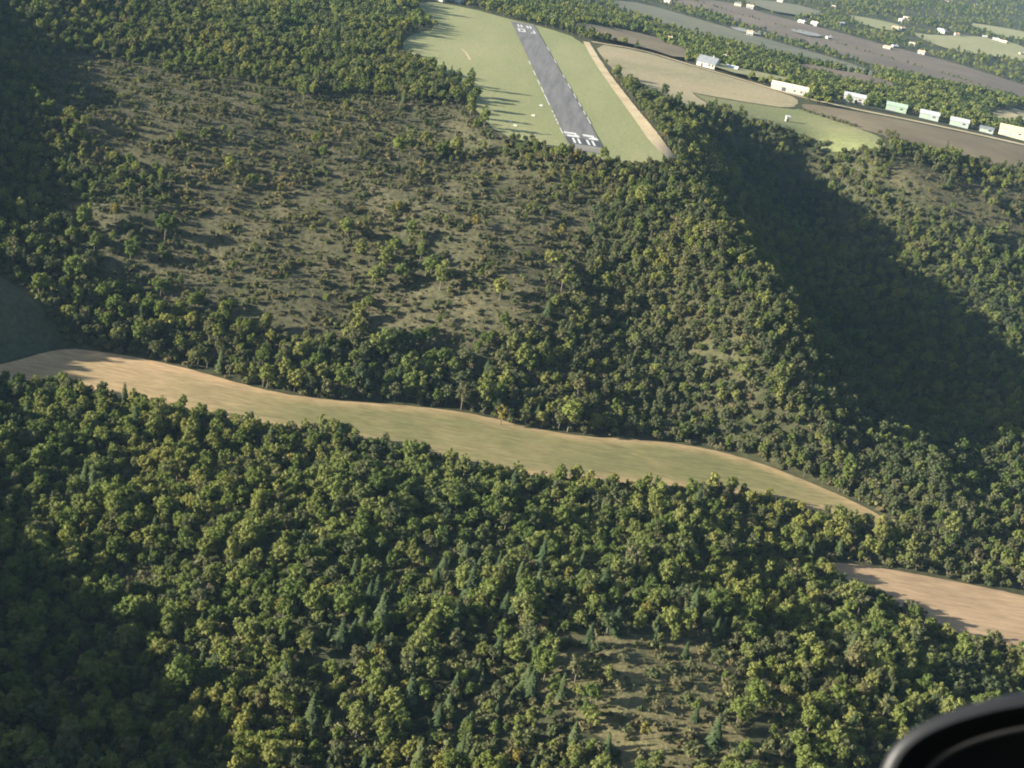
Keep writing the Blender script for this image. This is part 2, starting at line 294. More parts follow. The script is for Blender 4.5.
M['grey'] = ground('grey_soil', [(.10,.082,.062), (.125,.10,.075), (.15,.118,.088)], .012, .2, .3, fine=.2)
M['pale'] = ground('pale_crop', [(.17,.17,.15), (.20,.20,.18), (.23,.23,.20)], .006, .2, .2, fine=.15)
M['fgreen'] = ground('far_pasture', [(.17,.18,.085), (.215,.21,.105), (.25,.235,.125)], .006, .2, .2, fine=.2)
M['gravel'] = ground('gravel', [(.34,.27,.165), (.42,.335,.205), (.48,.39,.25)], .05, .8, .3, fine=.25)
M['asphalt'] = ground('asphalt', [(.100,.097,.093), (.138,.133,.126), (.175,.168,.158)], .07, .7, .12, fine=.16, stretch=(3, .3, 1, R(5)))
M['fresh_asphalt'] = ground('fresh_asphalt', [(.05,.05,.05), (.065,.064,.064), (.085,.083,.08)], .2, .7, .12, fine=.25)
M['stopway'] = ground('worn_asphalt', [(.17,.165,.15), (.20,.19,.17), (.24,.22,.19)], .12, .8, .2, fine=.25)
M['paint'] = plain('white_paint', (.50,.49,.45), .7, .3, 1.2)
M['leaf'] = leaf('broadleaf', [(.086,.112,.034), (.116,.144,.043), (.148,.170,.052), (.184,.188,.062), (.132,.150,.055)])
M['leaf_olive'] = leaf('olive_leaf', [(.074,.088,.044), (.094,.106,.052), (.112,.120,.060), (.130,.124,.064)])
M['leaf_dry'] = leaf('dry_leaf', [(.11,.10,.056), (.14,.125,.066), (.125,.125,.064), (.18,.14,.08)])
M['leaf_bush'] = leaf('bush_leaf', [(.075,.090,.040), (.10,.112,.050), (.125,.132,.060), (.145,.138,.066)])
M['leaf_yellow'] = leaf('autumn_leaf', [(.15,.14,.040), (.20,.165,.048), (.13,.14,.042)], .35)
M['needle'] = leaf('needles', [(.046,.064,.031), (.060,.080,.037), (.080,.096,.043)], .2)
M['bark'] = plain('bark', (.10,.080,.060), .9, .35, 3)
M['wall_white'] = plain('cream_render', (.35,.335,.29), .8, .10, .4)
M['wall_green'] = plain('green_sheet', (.26,.33,.24), .6, .10, .4)
M['wall_grey'] = plain('grey_sheet', (.28,.31,.28), .6, .10, .4)
M['wall_sand'] = plain('sand_render', (.50,.42,.28), .8, .10, .4)
M['roof_pale'] = plain('pale_sheet_roof', (.37,.38,.38), .5, .10, .4)
M['roof_grey'] = plain('grey_roof', (.15,.16,.17), .6, .15, .4)
M['roof_green'] = plain('green_roof', (.28,.36,.27), .6, .12, .4)
M['tile'] = plain('clay_tile', (.40,.26,.17), .85, .2, .8)
M['tile_pale'] = plain('pale_clay_tile', (.55,.44,.33), .85, .2, .8)
M['dark'] = plain('dark_opening', (.06,.065,.07), .4, .2, 1)
M['black'] = plain('black_vinyl', (.010,.0105,.012), .5, .2, 40, .4)
M['trim'] = plain('grey_trim', (.014,.014,.014), .7, .2, 40, .25)
M['black_matt'] = plain('black_felt', (.003,.003,.003), .95, .2, 40, .1)

# ------------------------------------------------------------------ terrain
def axis(a, b, lo, hi, st):
    c = list(np.arange(a, b+.01, st)); d = st
    while c[-1] < hi: d *= 1.06; c.append(min(c[-1]+d, hi))
    d = st
    while c[0] > lo: d *= 1.06; c.insert(0, max(c[0]-d, lo))
    return np.array(c)
gx = axis(-380, 420, -6000, 8000, 5.0); gy = axis(210, 1150, -400, 12000, 5.0)
GX, GY = np.meshgrid(gx, gy); nx = len(gx); ny = len(gy)
GZ = height(GX.ravel(), GY.ravel())
idx = np.arange(nx*ny).reshape(ny, nx)
q = np.stack([idx[:-1,:-1], idx[:-1,1:], idx[1:,1:], idx[1:,:-1]], -1).reshape(-1, 4)
tag(link('terrain', mesh('terrain', np.stack([GX.ravel(), GY.ravel(), GZ], 1), q.tolist(), (M['floor'],), True)), kind='structure',
    label='wooded hillsides, valley and plateau under the trees', cat='terrain')

def densify(P, step, wob, rs, closed=True):
    out = []; n = len(P)
    for i in range(n if closed else n-1):
        a = np.array(P[i]); b = np.array(P[(i+1) % n]); L = np.hypot(*(b-a)); k = max(1, int(L/step))
        nrm = np.array([-(b-a)[1], (b-a)[0]])/max(L, 1e-6)
        for j in range(k):
            out.append(a+(b-a)*j/k+nrm*(rs.rand()-.5)*2*wob*(1 if j else .3))
    if not closed: out.append(np.array(P[-1]))
    return out
def smooth_closed(P, it=2):
    P = [np.array(p) for p in P]
    for _ in range(it):
        o = []
        for i in range(len(P)):
            a, b = P[i], P[(i+1) % len(P)]; o += [a*.75+b*.25, a*.25+b*.75]
        P = o
    return P
def sheet(name, poly, m, off, step, wob=.6, smooth=1, attr=None, seed=1):
    rs = np.random.RandomState(seed)
    B = densify(smooth_closed(poly, smooth) if smooth else [np.array(p) for p in poly], step*.8, wob, rs)
    A = np.array(B); x0, y0 = A.min(0); x1, y1 = A.max(0)
    X, Y = np.meshgrid(np.arange(x0, x1, step), np.arange(y0, y1, step)); X = X.ravel()+.01; Y = Y.ravel()+.013
    k = inside(A, X, Y) & (edge_dist(A, X, Y) > step*.35)
    pts = [Vector((float(a), float(b))) for a, b in np.concatenate([A, np.stack([X[k], Y[k]], 1)])]
    n = len(A)
    v, e, f, *_ = delaunay_2d_cdt(pts, [(i, (i+1) % n) for i in range(n)], [list(range(n))], 1, 1e-4)
    V = np.array([(p.x, p.y) for p in v]); z = height(V[:,0], V[:,1])+off
    me = mesh(name, np.column_stack([V, z]), [tuple(t) for t in f], (m,), True)
    if attr is not None:
        a = me.attributes.new('dry', 'FLOAT', 'POINT'); a.data.foreach_set('value', attr(V[:,0], V[:,1], A).astype(np.float32))
    return link(name, me)
def ribbon(name, line, wid, m, off, step=4.0, wob=.4, seed=3):
    rs = np.random.RandomState(seed)
    P = [np.array(p) for p in line]
    for _ in range(2):
        o = [P[0]]
        for a, b in zip(P[:-1], P[1:]): o += [a*.75+b*.25, a*.25+b*.75]
        P = o+[P[-1]]
    C = np.array(densify(P, step, 0, rs, False)); T = np.gradient(C, axis=0); T /= np.linalg.norm(T, axis=1)[:,None]
    Nn = np.stack([-T[:,1], T[:,0]], 1); n = len(C)
    W = np.interp(np.linspace(0, 1, n), np.linspace(0, 1, len(wid)), wid)/2
    L = C+Nn*(W+(rs.rand(n)-.5)*wob)[:,None]; Rr = C-Nn*(W+(rs.rand(n)-.5)*wob)[:,None]
    V = np.concatenate([L, C, Rr]); z = height(V[:,0], V[:,1])+off
    f = [(n*k+i, n*k+n+i, n*k+n+i+1, n*k+i+1) for k in (0, 1) for i in range(n-1)]
    return link(name, mesh(name, np.column_stack([V, z]), f, (m,), True))
S = lambda o, l, c: tag(o, l, c, kind='structure')
S(sheet('scrub_slope', ZONE['scrub'], M['scrub'], .07, 5, 1.5), 'brown olive scrubland slope below the airfield', 'slope')
S(sheet('scrub_slope', ZONE['bank_scrub'], M['scrub'], .07, 5, 1.5), 'dry scrub bank on the far side of the shaded ravine', 'slope')
S(sheet('clearing', ZONE['clearing'], M['dry_grass'], .09, 4, 1.2), 'dry brown clearing in the near wood', 'clearing')
S(sheet('airfield_grass', ZONE['airfield_grass'], M['grass'], .10, 6, .5), 'mown grass on both sides of the runway', 'grass field')
def dry(x, y, A):
    d = edge_dist(A, x, y)
    return np.clip(1-d/8.0, 0, 1)*.7+np.clip((-75-x)/60, 0, 1)*.75
S(sheet('valley_meadow', ZONE['valley_meadow'], M['strip'], .22, 3.5, .35, 2, dry), 'long pale meadow strip winding along the valley floor', 'meadow')
S(sheet('stubble_field', ZONE['stubble_field'], M['stubble'], .22, 4, .4, 2), 'pinkish brown field at the right end of the valley', 'field')
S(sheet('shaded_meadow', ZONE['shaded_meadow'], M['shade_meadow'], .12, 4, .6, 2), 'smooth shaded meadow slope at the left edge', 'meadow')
S(sheet('dry_field', ZONE['tan_field'], M['tan'], .14, 7, .6), 'tan stubble field right of the airfield', 'field')
S(sheet('green_field', ZONE['green_field'], M['green'], .17, 7, .6), 'green field between tan stubble and the shaded ravine', 'field')
S(sheet('ploughed_field', ZONE['ploughed_field'], M['plough'], .19, 7, .5), 'brown ploughed field in front of the row of sheds', 'field')
S(sheet('bare_field', ZONE['bare_field'], M['tan'], .2, 7, .8), 'bare tan patch of ground behind the sheds', 'field')
FM = {'fallow': M['grey'], 'mauve': M['mauve'], 'grey': M['grey'], 'pale': M['pale'], 'green': M['fgreen'], 'brown': M['plough']}
FL = ['long greyish field beyond the airfield', 'long dark mauve field in the far plain', 'small pale whitish field in the far plain', 'yellow green pasture with farmhouses in the far plain',
      'wide yellow green pasture at the upper right', 'narrow green pasture near the top right corner', 'brown field just beyond the airfield edge', 'thin pale field strip in the far plain', 'grey field at the top of the far plain', 'narrow green paddock behind the cream farmhouse', 'dull fallow strip behind the sheds']
for i, (k, P) in enumerate(FARF): S(sheet('far_field', P, FM[k], .8+.25*i, 22, 1.5, 1, seed=i), FL[i], 'field')
S(ribbon('gravel_road', LINE['gravel_road'], (5, 5, 6, 9, 10), M['gravel'], .26), 'pale gravel road past the row of sheds', 'road')
S(ribbon('dirt_track', LINE['dirt_track'], (5, 6, 6.5, 7.5, 10), M['gravel'], .26), 'sandy dirt track along the right edge of the airfield', 'track')
S(ribbon('gravel_path', LINE['gravel_path'], (1.6, 2), M['gravel'], .22, 2, .2), 'short curved pale path in the grass left of the runway', 'path')

# ------------------------------------------------------------------ runway
rw = SPOT['runway']
f0 = (np.array(rw[0])+np.array(rw[1]))/2; n0 = (np.array(rw[2])+np.array(rw[3]))/2
ax = f0-n0; RL = float(np.hypot(*ax)); ax = ax/RL; sx = np.array([ax[1], -ax[0]]); HW = 9.4
def rp(u, v): return n0+ax*u+sx*v           # u metres from the near end, v metres to the right
def slab(name, u0, u1, v0, v1, m, off, parent=None, du=4.0):
    nu = max(1, int((u1-u0)/du)); nv = 2
    P = [rp(u0+(u1-u0)*i/nu, v0+(v1-v0)*j/nv) for i in range(nu+1) for j in range(nv+1)]
    P = np.array(P); z = height(P[:,0], P[:,1])+off
    f = [(i*3+j, i*3+j+1, i*3+j+4, i*3+j+3) for i in range(nu) for j in range(2)]
    return link(name, mesh(name, np.column_stack([P, z]), f, (m,)), parent)
run = S(slab('runway', 0, RL, -HW, HW, M['asphalt'], .36), 'grey asphalt runway with white threshold bars and numbers', 'runway')
slab('stopway', -14, -.02, -HW, HW, M['stopway'], .34, run)
for u0, u1 in ((-6.3, -5.2), (-9.8, -8.6), (-13, -12.2)): slab('stopway_band', u0, u1, -HW, HW, M['plough'], .352, run)
slab('dark_patch', .6, 16, -HW+.15, HW-.15, M['fresh_asphalt'], .367, run)
for v in (-5.9, -3.2, 1.6, 4.4): slab('threshold_bar', 2.5, 14.5, v, v+1.25, M['paint'], .374, run)
for v in (-5.4, -2.9, 1.9, 4.2): slab('threshold_bar', RL-24, RL-12, v, v+1.3, M['paint'], .374, run)
# the numbers read from the air as two blocky figures on each end
def digit(u, v, strokes, parent=run):
    b = MB()
    for (a0, a1, c0, c1) in strokes:
        P = [rp(u+a, v+c) for a, c in ((a0, c0), (a0, c1), (a1, c1), (a1, c0))]
        n = len(b.v); b.v += [(p[0], p[1], h1(*p)+.376) for p in P]; b.f.append((n, n+1, n+2, n+3))
    b.build('runway_number', M['paint'], parent)
digit(17, -8.4, [(0, 4.2, .6, 7.2), (4.2, 6.6, 5.0, 7.0), (6.6, 10.5, -.5, 6.2)])
digit(17, 1.4, [(5.6, 10.4, 0, 6.0), (3.2, 5.6, 4.2, 7.2), (0, 3.2, 2.4, 7.4)])
digit(RL-48, -6.6, [(0, 3, 0, 5.5), (3, 12, 0, 1.3), (3, 12, 4.2, 5.5), (12, 15, 0, 5.5)])
digit(RL-48, 3, [(0, 3, 0, 3.6), (3, 15, 2.3, 3.6)])
rs = np.random.RandomState(4)
for side, us in ((-1, [22, 30, 45, 53, 63, 75, 95, 112, 132, 158, 190, 228]), (1, [58, 82, 105, 130, 160, 195, 250, 300])):
    for u in us:
        L = 5.5 if side < 0 and u < 80 else 11+rs.rand()*7
        if side < 0 and u == 22: L = 9
        slab('edge_line', u, u+L, side*(HW+.5)-.3, side*(HW+.5)+.3, M['paint'], .372, run)

# ------------------------------------------------------------------ tree prototypes
def ico(sub):
    t = (1+5**.5)/2
    v = [(-1,t,0),(1,t,0),(-1,-t,0),(1,-t,0),(0,-1,t),(0,1,t),(0,-1,-t),(0,1,-t),(t,0,-1),(t,0,1),(-t,0,-1),(-t,0,1)]
    f = [(0,11,5),(0,5,1),(0,1,7),(0,7,10),(0,10,11),(1,5,9),(5,11,4),(11,10,2),(10,7,6),(7,1,8),(3,9,4),(3,4,2),(3,2,6),(3,6,8),(3,8,9),(4,9,5),(2,4,11),(6,2,10),(8,6,7),(9,8,1)]
    v = [np.array(p)/np.linalg.norm(p) for p in v]
    for _ in range(sub):
        c = {}; nf = []
        def mid(a, b):
            k = (min(a, b), max(a, b))
            if k not in c: p = v[a]+v[b]; v.append(p/np.linalg.norm(p)); c[k] = len(v)-1
            return c[k]
        for a, b, d in f:
            x, y, z = mid(a, b), mid(b, d), mid(d, a); nf += [(a,x,z),(b,y,x),(d,z,y),(x,y,z)]
        f = nf
    return np.array(v), np.array(f)
ICO1 = ico(1); ICO0 = ico(0)
def blob(V, Fc, c, r, rs, cards, size, core=.62, flat=.9, sub=ICO1):
    n = len(V); p = sub[0]*(1+rs.uniform(-.22, .22, (len(sub[0]), 1)))*r*core*np.array([1, 1, flat])+c
    V += p.tolist(); Fc += (sub[1]+n).tolist()
    for _ in range(cards):
        d = rs.normal(size=3); d /= np.linalg.norm(d)
        if d[2] < -.5: d[2] *= -1
        q = c+d*np.array([1, 1, flat])*r*rs.uniform(.62, 1.2)
        nn = d+rs.normal(size=3)*.6+np.array([0, 0, .25]); nn /= np.linalg.norm(nn)
        a = np.cross(nn, rs.normal(size=3)); a /= np.linalg.norm(a); b = np.cross(nn, a)
        s = size*rs.uniform(.6, 1.3); n = len(V)
        V += [(q+a*s*.9).tolist(), (q+b*s*.55+nn*s*.15).tolist(), (q-a*s*.8).tolist(), (q-b*s*.6).tolist()]
        Fc.append([n, n+1, n+2, n+3])
def tube(V, Fc, a, b, r0, r1, k=6):
    a = np.array(a, float); b = np.array(b, float); d = (b-a)/np.linalg.norm(b-a)
    u = np.cross(d, (0.3, .9, .1)); u /= np.linalg.norm(u); w_ = np.cross(d, u); n = len(V)
    for c, r in ((a, r0), (b, r1)):
        for i in range(k): t = i*6.283/k; V.append((c+(u*math.cos(t)+w_*math.sin(t))*r).tolist())
    Fc += [[n+i, n+(i+1) % k, n+k+(i+1) % k, n+k+i] for i in range(k)]+[[n+k+i for i in range(k)]]
def make_broadleaf(seed, h=8.5, rx=3.3, rz=3.2, nb=24, cards=42, size=.36, br=(.62, 1.3), sub=ICO1):
    rs = np.random.RandomState(seed); V, Fc, TV, TF = [], [], [], []
    cz = h-rz*.95; tilt = rs.normal(size=2)*.25
    tube(TV, TF, (0, 0, -1.2), (tilt[0]*.5, tilt[1]*.5, cz-rz*.45), .24, .17); top = (tilt[0]*.5, tilt[1]*.5, cz-rz*.45)
    tube(TV, TF, top, (tilt[0], tilt[1], cz+rz*.5), .16, .05)
    lop = rs.uniform(.78, 1.25, 6)
    for i in range(nb):
        g = i*2.39996+rs.rand()*.9; zz = 1-2*(i+.5)/nb; zz = max(zz, -.75); rr = math.sqrt(max(0, 1-zz*zz))
        k = rs.uniform(.38, .92)*lop[int(g/1.0472) % 6]
        c = np.array([math.cos(g)*rr*rx*k+tilt[0], math.sin(g)*rr*rx*k+tilt[1], cz+zz*rz*k])
        blob(V, Fc, c, rs.uniform(*br), rs, cards, size, sub=sub)
        if i % 3 == 1: tube(TV, TF, top, c, .1, .03, 5)
    blob(V, Fc, np.array([tilt[0], tilt[1], cz]), rx*.5, rs, cards//2, size, sub=sub)
    return V, Fc, TV, TF
def make_conifer(seed, h=10.5, r=2.3, nl=13, nbr=10):
    rs = np.random.RandomState(seed); V, Fc, TV, TF = [], [], [], []
    tube(TV, TF, (0, 0, -1.2), (0, 0, h*.55), .22, .13); tube(TV, TF, (0, 0, h*.55), (0, 0, h), .13, .02)
    for l in range(nl):
        f = l/(nl-1); z = h*(.1+.87*f); rr = r*(1-f)**.8*rs.uniform(.85, 1.12)+.16
        for b in range(max(5, int(nbr*(1-.4*f)))):
            t = b*6.283/max(5, int(nbr*(1-.4*f)))+rs.rand()*.8+l; L = rr*rs.uniform(.7, 1.2)
            d = np.array([math.cos(t), math.sin(t), 0]); s = np.array([-d[1], d[0], 0]); wd = .22+.2*L
            p0 = np.array([0, 0, z+.25]); p1 = d*L*.6+np.array([0, 0, z-.02*L]); p2 = d*L+np.array([0, 0, z-.28*L])
            n = len(V)
            V += [p0.tolist(), (p1+s*wd+[0, 0, -.12]).tolist(), p2.tolist(), (p1-s*wd+[0, 0, -.12]).tolist(), (p1+[0, 0, .16]).tolist()]
            Fc += [[n, n+4, n+1], [n+4, n+2, n+1], [n, n+3, n+4], [n+4, n+3, n+2]]
            for _ in range(2):
                u = rs.uniform(.35, .95); c = p0+(p2-p0)*u+rs.normal(size=3)*.12; n = len(V); k = rs.uniform(.22, .42)
                V += [(c+d*k).tolist(), (c+s*k*.7+[0, 0, .12]).tolist(), (c-d*k*.6+[0, 0, .1]).tolist(), (c-s*k*.7-[0, 0, .1]).tolist()]; Fc.append([n, n+1, n+2, n+3])
    return V, Fc, TV, TF
def make_shrub(seed, r=1.3, nb=5, cards=26):
    rs = np.random.RandomState(seed); V, Fc, TV, TF = [], [], [], []
    for i in range(nb):
        t = rs.rand()*6.28; d = rs.uniform(.15, .75)*r
        c = np.array([math.cos(t)*d, math.sin(t)*d, r*rs.uniform(.35, .95)])
        blob(V, Fc, c, r*rs.uniform(.36, .62), rs, cards, .27, sub=ICO1)
        tube(TV, TF, (0, 0, -.5), c, .05, .02, 4)
    return V, Fc, TV, TF
PROTO = {}
def proto(kind, lm, parts):
    V, Fc, TV, TF = parts
    crown = mesh('crown', V, Fc, (lm,), True); trunk = mesh('trunk', TV, TF, (M['bark'],), True)
    n = len(V); both = mesh(kind, V+TV, Fc+[[i+n for i in q] for q in TF], (lm, M['bark']), True, [0]*len(Fc)+[1]*len(TF))
    PROTO.setdefault(kind, []).append((crown, trunk, both))
for s in range(6): proto('broadleaf', M['leaf'], make_broadleaf(20+s, 8.2+.5*(s % 3), 3.0+.25*(s % 4), 2.9+.3*(s % 3), 22+s))
for s in range(4): proto('broadleaf', M['leaf'], make_broadleaf(40+s, 9.5, 2.1+.2*s, 4.0, 20, 42, .34, (.6, 1.1)))
for s in range(4): proto('olive', M['leaf_olive'], make_broadleaf(60+s, 6.6+.5*s, 2.7, 2.5, 19, 40, .33, (.55, 1.15)))
for s in range(4): proto('conifer', M['needle'], make_conifer(80+s, 9.0+s*.7, 2.5+.2*s, 14, 12))
for s in range(3): proto('autumn', M['leaf_yellow'], make_broadleaf(100+s, 7.2, 2.1, 2.9, 16, 32, .32, (.5, .95)))
for s in range(3): proto('shrub', M['leaf_bush'], make_shrub(120+s))
for s in range(3): proto('shrub', M['leaf_dry'], make_shrub(130+s, 1.2))
for s in range(4): proto('far', M['leaf'], make_broadleaf(140+s, 9, 3.8, 3.3, 8, 14, .9, (1.5, 2.3), ICO1))
for s in range(2): proto('far', M['needle'], make_broadleaf(150+s, 11, 2.6, 4.6, 8, 14, .8, (1.2, 1.8), ICO1))

# ------------------------------------------------------------------ where things grow
rs = np.random.RandomState(77)
FIELDS = [ZONE[k] for k in ('airfield_grass', 'valley_meadow', 'stubble_field', 'shaded_meadow', 'tan_field', 'green_field', 'ploughed_field', 'bare_field')]
def jitter(x0, x1, y0, y1, st):
    X, Y = np.meshgrid(np.arange(x0, x1, st), np.arange(y0, y1, st))
    X = X.ravel()+(rs.rand(X.size)-.5)*st*.95; Y = Y.ravel()+(rs.rand(Y.size)-.5)*st*.95
    return X, Y
def wedge(x, y, m=60):              # the ground the photograph and a step aside could see, sunward margin included
    return (x > -.50*y-m-90) & (x < .40*y+m)
BUILT = [(x, y-2, 17) for x, y in SPOT['hangars']]+[(float(rp(-16, v)[0]), float(rp(-16, v)[1]), 13) for v in (-9, 0, 9)]+[(x, y, 15) for x, y in SPOT['house_near']]+[(x, y, 12) for x, y in SPOT['top']]+[(x, y, 5) for x, y in SPOT['hut']]+[(x, y, 9) for x, y in SPOT['far']]
def free(x, y, margin):
    k = np.ones(len(x), bool)
    for P in FIELDS:
        i = inside(P, x, y); k &= ~i
        k &= edge_dist(P, x, y) > margin
    for n, wd in (('gravel_road', 5.5), ('dirt_track', 4.5)): k &= edge_dist(LINE[n], x, y, False) > wd
    for bx, by, r in BUILT: k &= np.hypot(x-bx, y-by) > r
    k &= ~((edge_dist(LINE['gravel_road'], x, y, False) < 17) & (x > 192) & (y > 990))      # open yard by the sheds
    return k
items = {k: [] for k in ('broadleaf', 'olive', 'conifer', 'autumn', 'shrub', 'far')}
def put(kind, x, y, s, zs=None, zone='', sink=0.0):
    z = height(x, y)-sink
    s = np.broadcast_to(s, len(x)); zs = s*rs.uniform(.9, 1.15, len(x)) if zs is None else np.broadcast_to(zs, len(x))
    for i in range(len(x)): items[kind].append((float(x[i]), float(y[i]), float(z[i]), float(s[i]), float(zs[i]), rs.rand()*6.283, zone))
def zone_of(x, y):
    return ''
# dense wood
X, Y = jitter(-420, 460, 190, 1000, 3.35)
k = wedge(X, Y) & free(X, Y, 2.2)
wx = X+patch(X+900, Y, .45)*11; wy = Y+patch(X, Y-700, .45)*11       # ragged parcel edges
scr = inside(ZONE['scrub'], wx, wy); bank = inside(ZONE['bank_scrub'], wx, wy); clr = inside(ZONE['clearing'], wx, wy); thk = inside(ZONE['thicket'], wx, wy)
pn = patch(X, Y); pn2 = patch(X+500, Y-300, .6)
near = (Y < 470) & (X < 130+.0*Y)
P_ = np.full(len(X), .95)
P_ = np.where(near & (pn2 < -.62), .30, P_)
P_ = np.where((Y > 480) & (X > 20) & (pn2 < -.5), .8, P_)
P_ = np.where(thk, .62, P_)
P_ = np.where(scr, np.where(pn+pn2 > .8, .5, .06), P_)
P_ = np.where(bank, np.where(pn > .2, .5, .10), P_)
P_ = np.where(clr, .10, P_)
k &= rs.rand(len(X)) < P_
X, Y, scr, bank, thk, near, pn = X[k], Y[k], scr[k], bank[k], thk[k], near[k], pn[k]
far_slope = (Y > 480) | (X > 140)
sz = (.38+.56*rs.rand(len(X))**1.7)*np.where(rs.rand(len(X)) < .10, 1.25, 1)*np.where(scr, .72, 1)*np.where(far_slope & ~scr, .84, 1)*np.where(Y > 760, 1.15, 1)*np.where((Y > 475) & (Y < 570) & (X < 30) & ~scr, 1.3, 1)*(1+.22*np.clip(pn, -1, 1))
u = rs.rand(len(X))
con = np.where(thk, u < .24, u < .03) & ~scr
yel = ~con & (rs.rand(len(X)) < np.where(thk, .05, .014))
oli = ~con & ~yel & (rs.rand(len(X)) < np.where(near, .25, np.where(scr | bank, .75, .55)))
brd = ~con & ~yel & ~oli
for kind, mk in (('conifer', con), ('autumn', yel), ('olive', oli), ('broadleaf', brd)):
    put(kind, X[mk], Y[mk], sz[mk]*(1.0 if kind != 'autumn' else .85))
# plateau wood behind the airfield and down to the plain
X, Y = jitter(-460, 700, 1000, 1420, 5.6)
k = wedge(X, Y) & free(X, Y, 3)
for _, P in FARF: k &= ~inside(P, X, Y)
k &= rs.rand(len(X)) < np.where(X > 60, .88, .9)
put('far', X[k], Y[k], rs.uniform(.45, .8, k.sum()))
# far plain: hedgerows and copses between the fields
X, Y = jitter(-300, 1500, 1420, 4200, 9.5)
k = wedge(X, Y, 40)
fd = np.zeros(len(X), bool)
for _, P in FARF: fd |= inside(P, X, Y)
k &= ~fd
for bx, by, r in BUILT: k &= np.hypot(X-bx, Y-by+4) > r+3
k &= rs.rand(len(X)) < np.where(patch(X, Y, 3.5) > -.1, .85, .14)
put('far', X[k], Y[k], rs.uniform(.42, .85, k.sum()))
# shrubs on the open slopes and filling gaps
for zn, st, pr in (('scrub', 1.6, .66), ('bank_scrub', 2.2, .55), ('clearing', 1.7, .75), ('thicket', 3.2, .45)):
    P = np.array(ZONE[zn]); X, Y = jitter(P[:,0].min(), P[:,0].max(), P[:,1].min(), P[:,1].max(), st)
    k = inside(P, X+patch(X+900, Y, .45)*9, Y+patch(X, Y-700, .45)*9) & free(X, Y, 1) & (rs.rand(len(X)) < pr*np.clip(.7+.6*patch(X, Y, .5), .15, 1.4))
    s = rs.uniform(.3, 1.0, k.sum())**1.3*np.where(rs.rand(k.sum()) < .24, 1.75, .75)
    put('shrub', X[k], Y[k], s, sink=.1)
# the spur is closely wooded down to the meadow
X, Y = jitter(25, 175, 470, 640, 4.2)
k = free(X, Y, 2.0) & ~inside(ZONE['scrub'], X, Y) & (rs.rand(len(X)) < .55)
put('olive', X[k], Y[k], rs.uniform(.5, .95, k.sum()))
# understorey between the trees
X, Y = jitter(-250, 330, 190, 720, 3.1)
k = wedge(X, Y, 10) & free(X, Y, 1.5) & ~inside(ZONE['scrub'], X, Y) & ~inside(ZONE['clearing'], X, Y) & (rs.rand(len(X)) < .62)
put('shrub', X[k], Y[k], rs.uniform(.7, 2.0, k.sum()), sink=.2)
# hedges
def hedge(name, st, kind, s0, s1, spread=1.5, prob=1):
    Q = np.array(densify(LINE[name], st, 0, rs, False)); Q = Q+rs.normal(size=Q.shape)*spread*.5
    Q = Q[rs.rand(len(Q)) < prob]
    put(kind, Q[:,0], Q[:,1], rs.uniform(s0, s1, len(Q)))
hedge('hedge1', 4, 'olive', .6, .95, 2.5); hedge('hedge2', 2.2, 'shrub', .9, 1.6, 1.2); hedge('hedge3', 2.2, 'shrub', .9, 1.6, 1.2); hedge('hedge4', 3, 'shrub', 1, 2.4, 4)
hedge('back_hedge', 5, 'far', .5, .8, 4)
hedge('far_hedge', 5, 'far', .3, .6, 6, .8); hedge('far_hedge2', 6, 'far', .25, .45, 3, .55)
def spots(name, kind, s0, s1):
    Q = np.array(SPOT[name]); put(kind, Q[:,0], Q[:,1], rs.uniform(s0, s1, len(Q)))
spots('yellow', 'autumn', .75, 1.1); spots('edge_trees', 'broadleaf', .55, .7); spots('clump', 'broadleaf', 1.0, 1.4); spots('left_trees', 'broadleaf', .9, 1.4)

# ------------------------------------------------------------------ individuals and masses
mw = np.array(cam.matrix_world.inverted())
def onscreen(it):
    c = mw @ np.array([it[0], it[1], it[2]+3, 1.0]); 
    px = 512+1400*c[0]/-c[2]; py = 384-1400*c[1]/-c[2]
    return (-5 < px < 1029 and -5 < py < 790), -c[2]/max(it[3], .3), px, py
def tri_zone(it):
    x, y = it[0], it[1]
    return x, y
def grow(name, kind, it, label, cat, group, i):
    ps = PROTO[kind]; c, t, _ = ps[i % len(ps)]
    e = link(name, None, None, (it[0], it[1], it[2])); e.rotation_euler = (0, 0, it[5]); e.scale = (it[3], it[3], it[4])
    tag(e, label, cat, group); link('trunk' if kind != 'shrub' else 'stem', t, e); link('crown' if kind != 'shrub' else 'foliage', c, e)
def where(it, px, py):
    x, y = it[0], it[1]; p = (np.array([x]), np.array([y]))
    if inside(ZONE['clearing'], *p)[0] or edge_dist(ZONE['clearing'], *p)[0] < 14: return 'beside the dry clearing in the near wood'
    if inside(ZONE['scrub'], *p)[0]: return 'on the open scrub slope left of the runway'
    if inside(ZONE['bank_scrub'], *p)[0]: return 'on the dry bank beyond the shaded ravine'
    if edge_dist(ZONE['valley_meadow'], *p)[0] < 14: return 'along the edge of the pale valley meadow'
    if y > 480: return 'in the wood across the valley meadow'
    if px < 170 and py > 520: return 'in the dark shade at the bottom left corner'
    if px < 380: return 'in the near wood on the left side'
    if px > 700: return 'in the near wood towards the lower right field'
    if py > 620: return 'in the near wood at the bottom centre'
    return 'in the middle of the near wood below the meadow'
NAME = {'broadleaf': ('broadleaf_tree', 'round green broadleaf tree', 'tree'), 'olive': ('small_tree', 'dull olive green tree', 'tree'), 'conifer': ('conifer_tree', 'dark pointed conifer', 'tree'),
        'autumn': ('autumn_tree', 'yellowing autumn tree', 'tree'), 'shrub': ('shrub', 'dull green shrub', 'shrub')}
QUOTA = {'broadleaf': 300, 'olive': 300, 'conifer': 300, 'autumn': 300, 'shrub': 300}
rest = {k: [] for k in items}
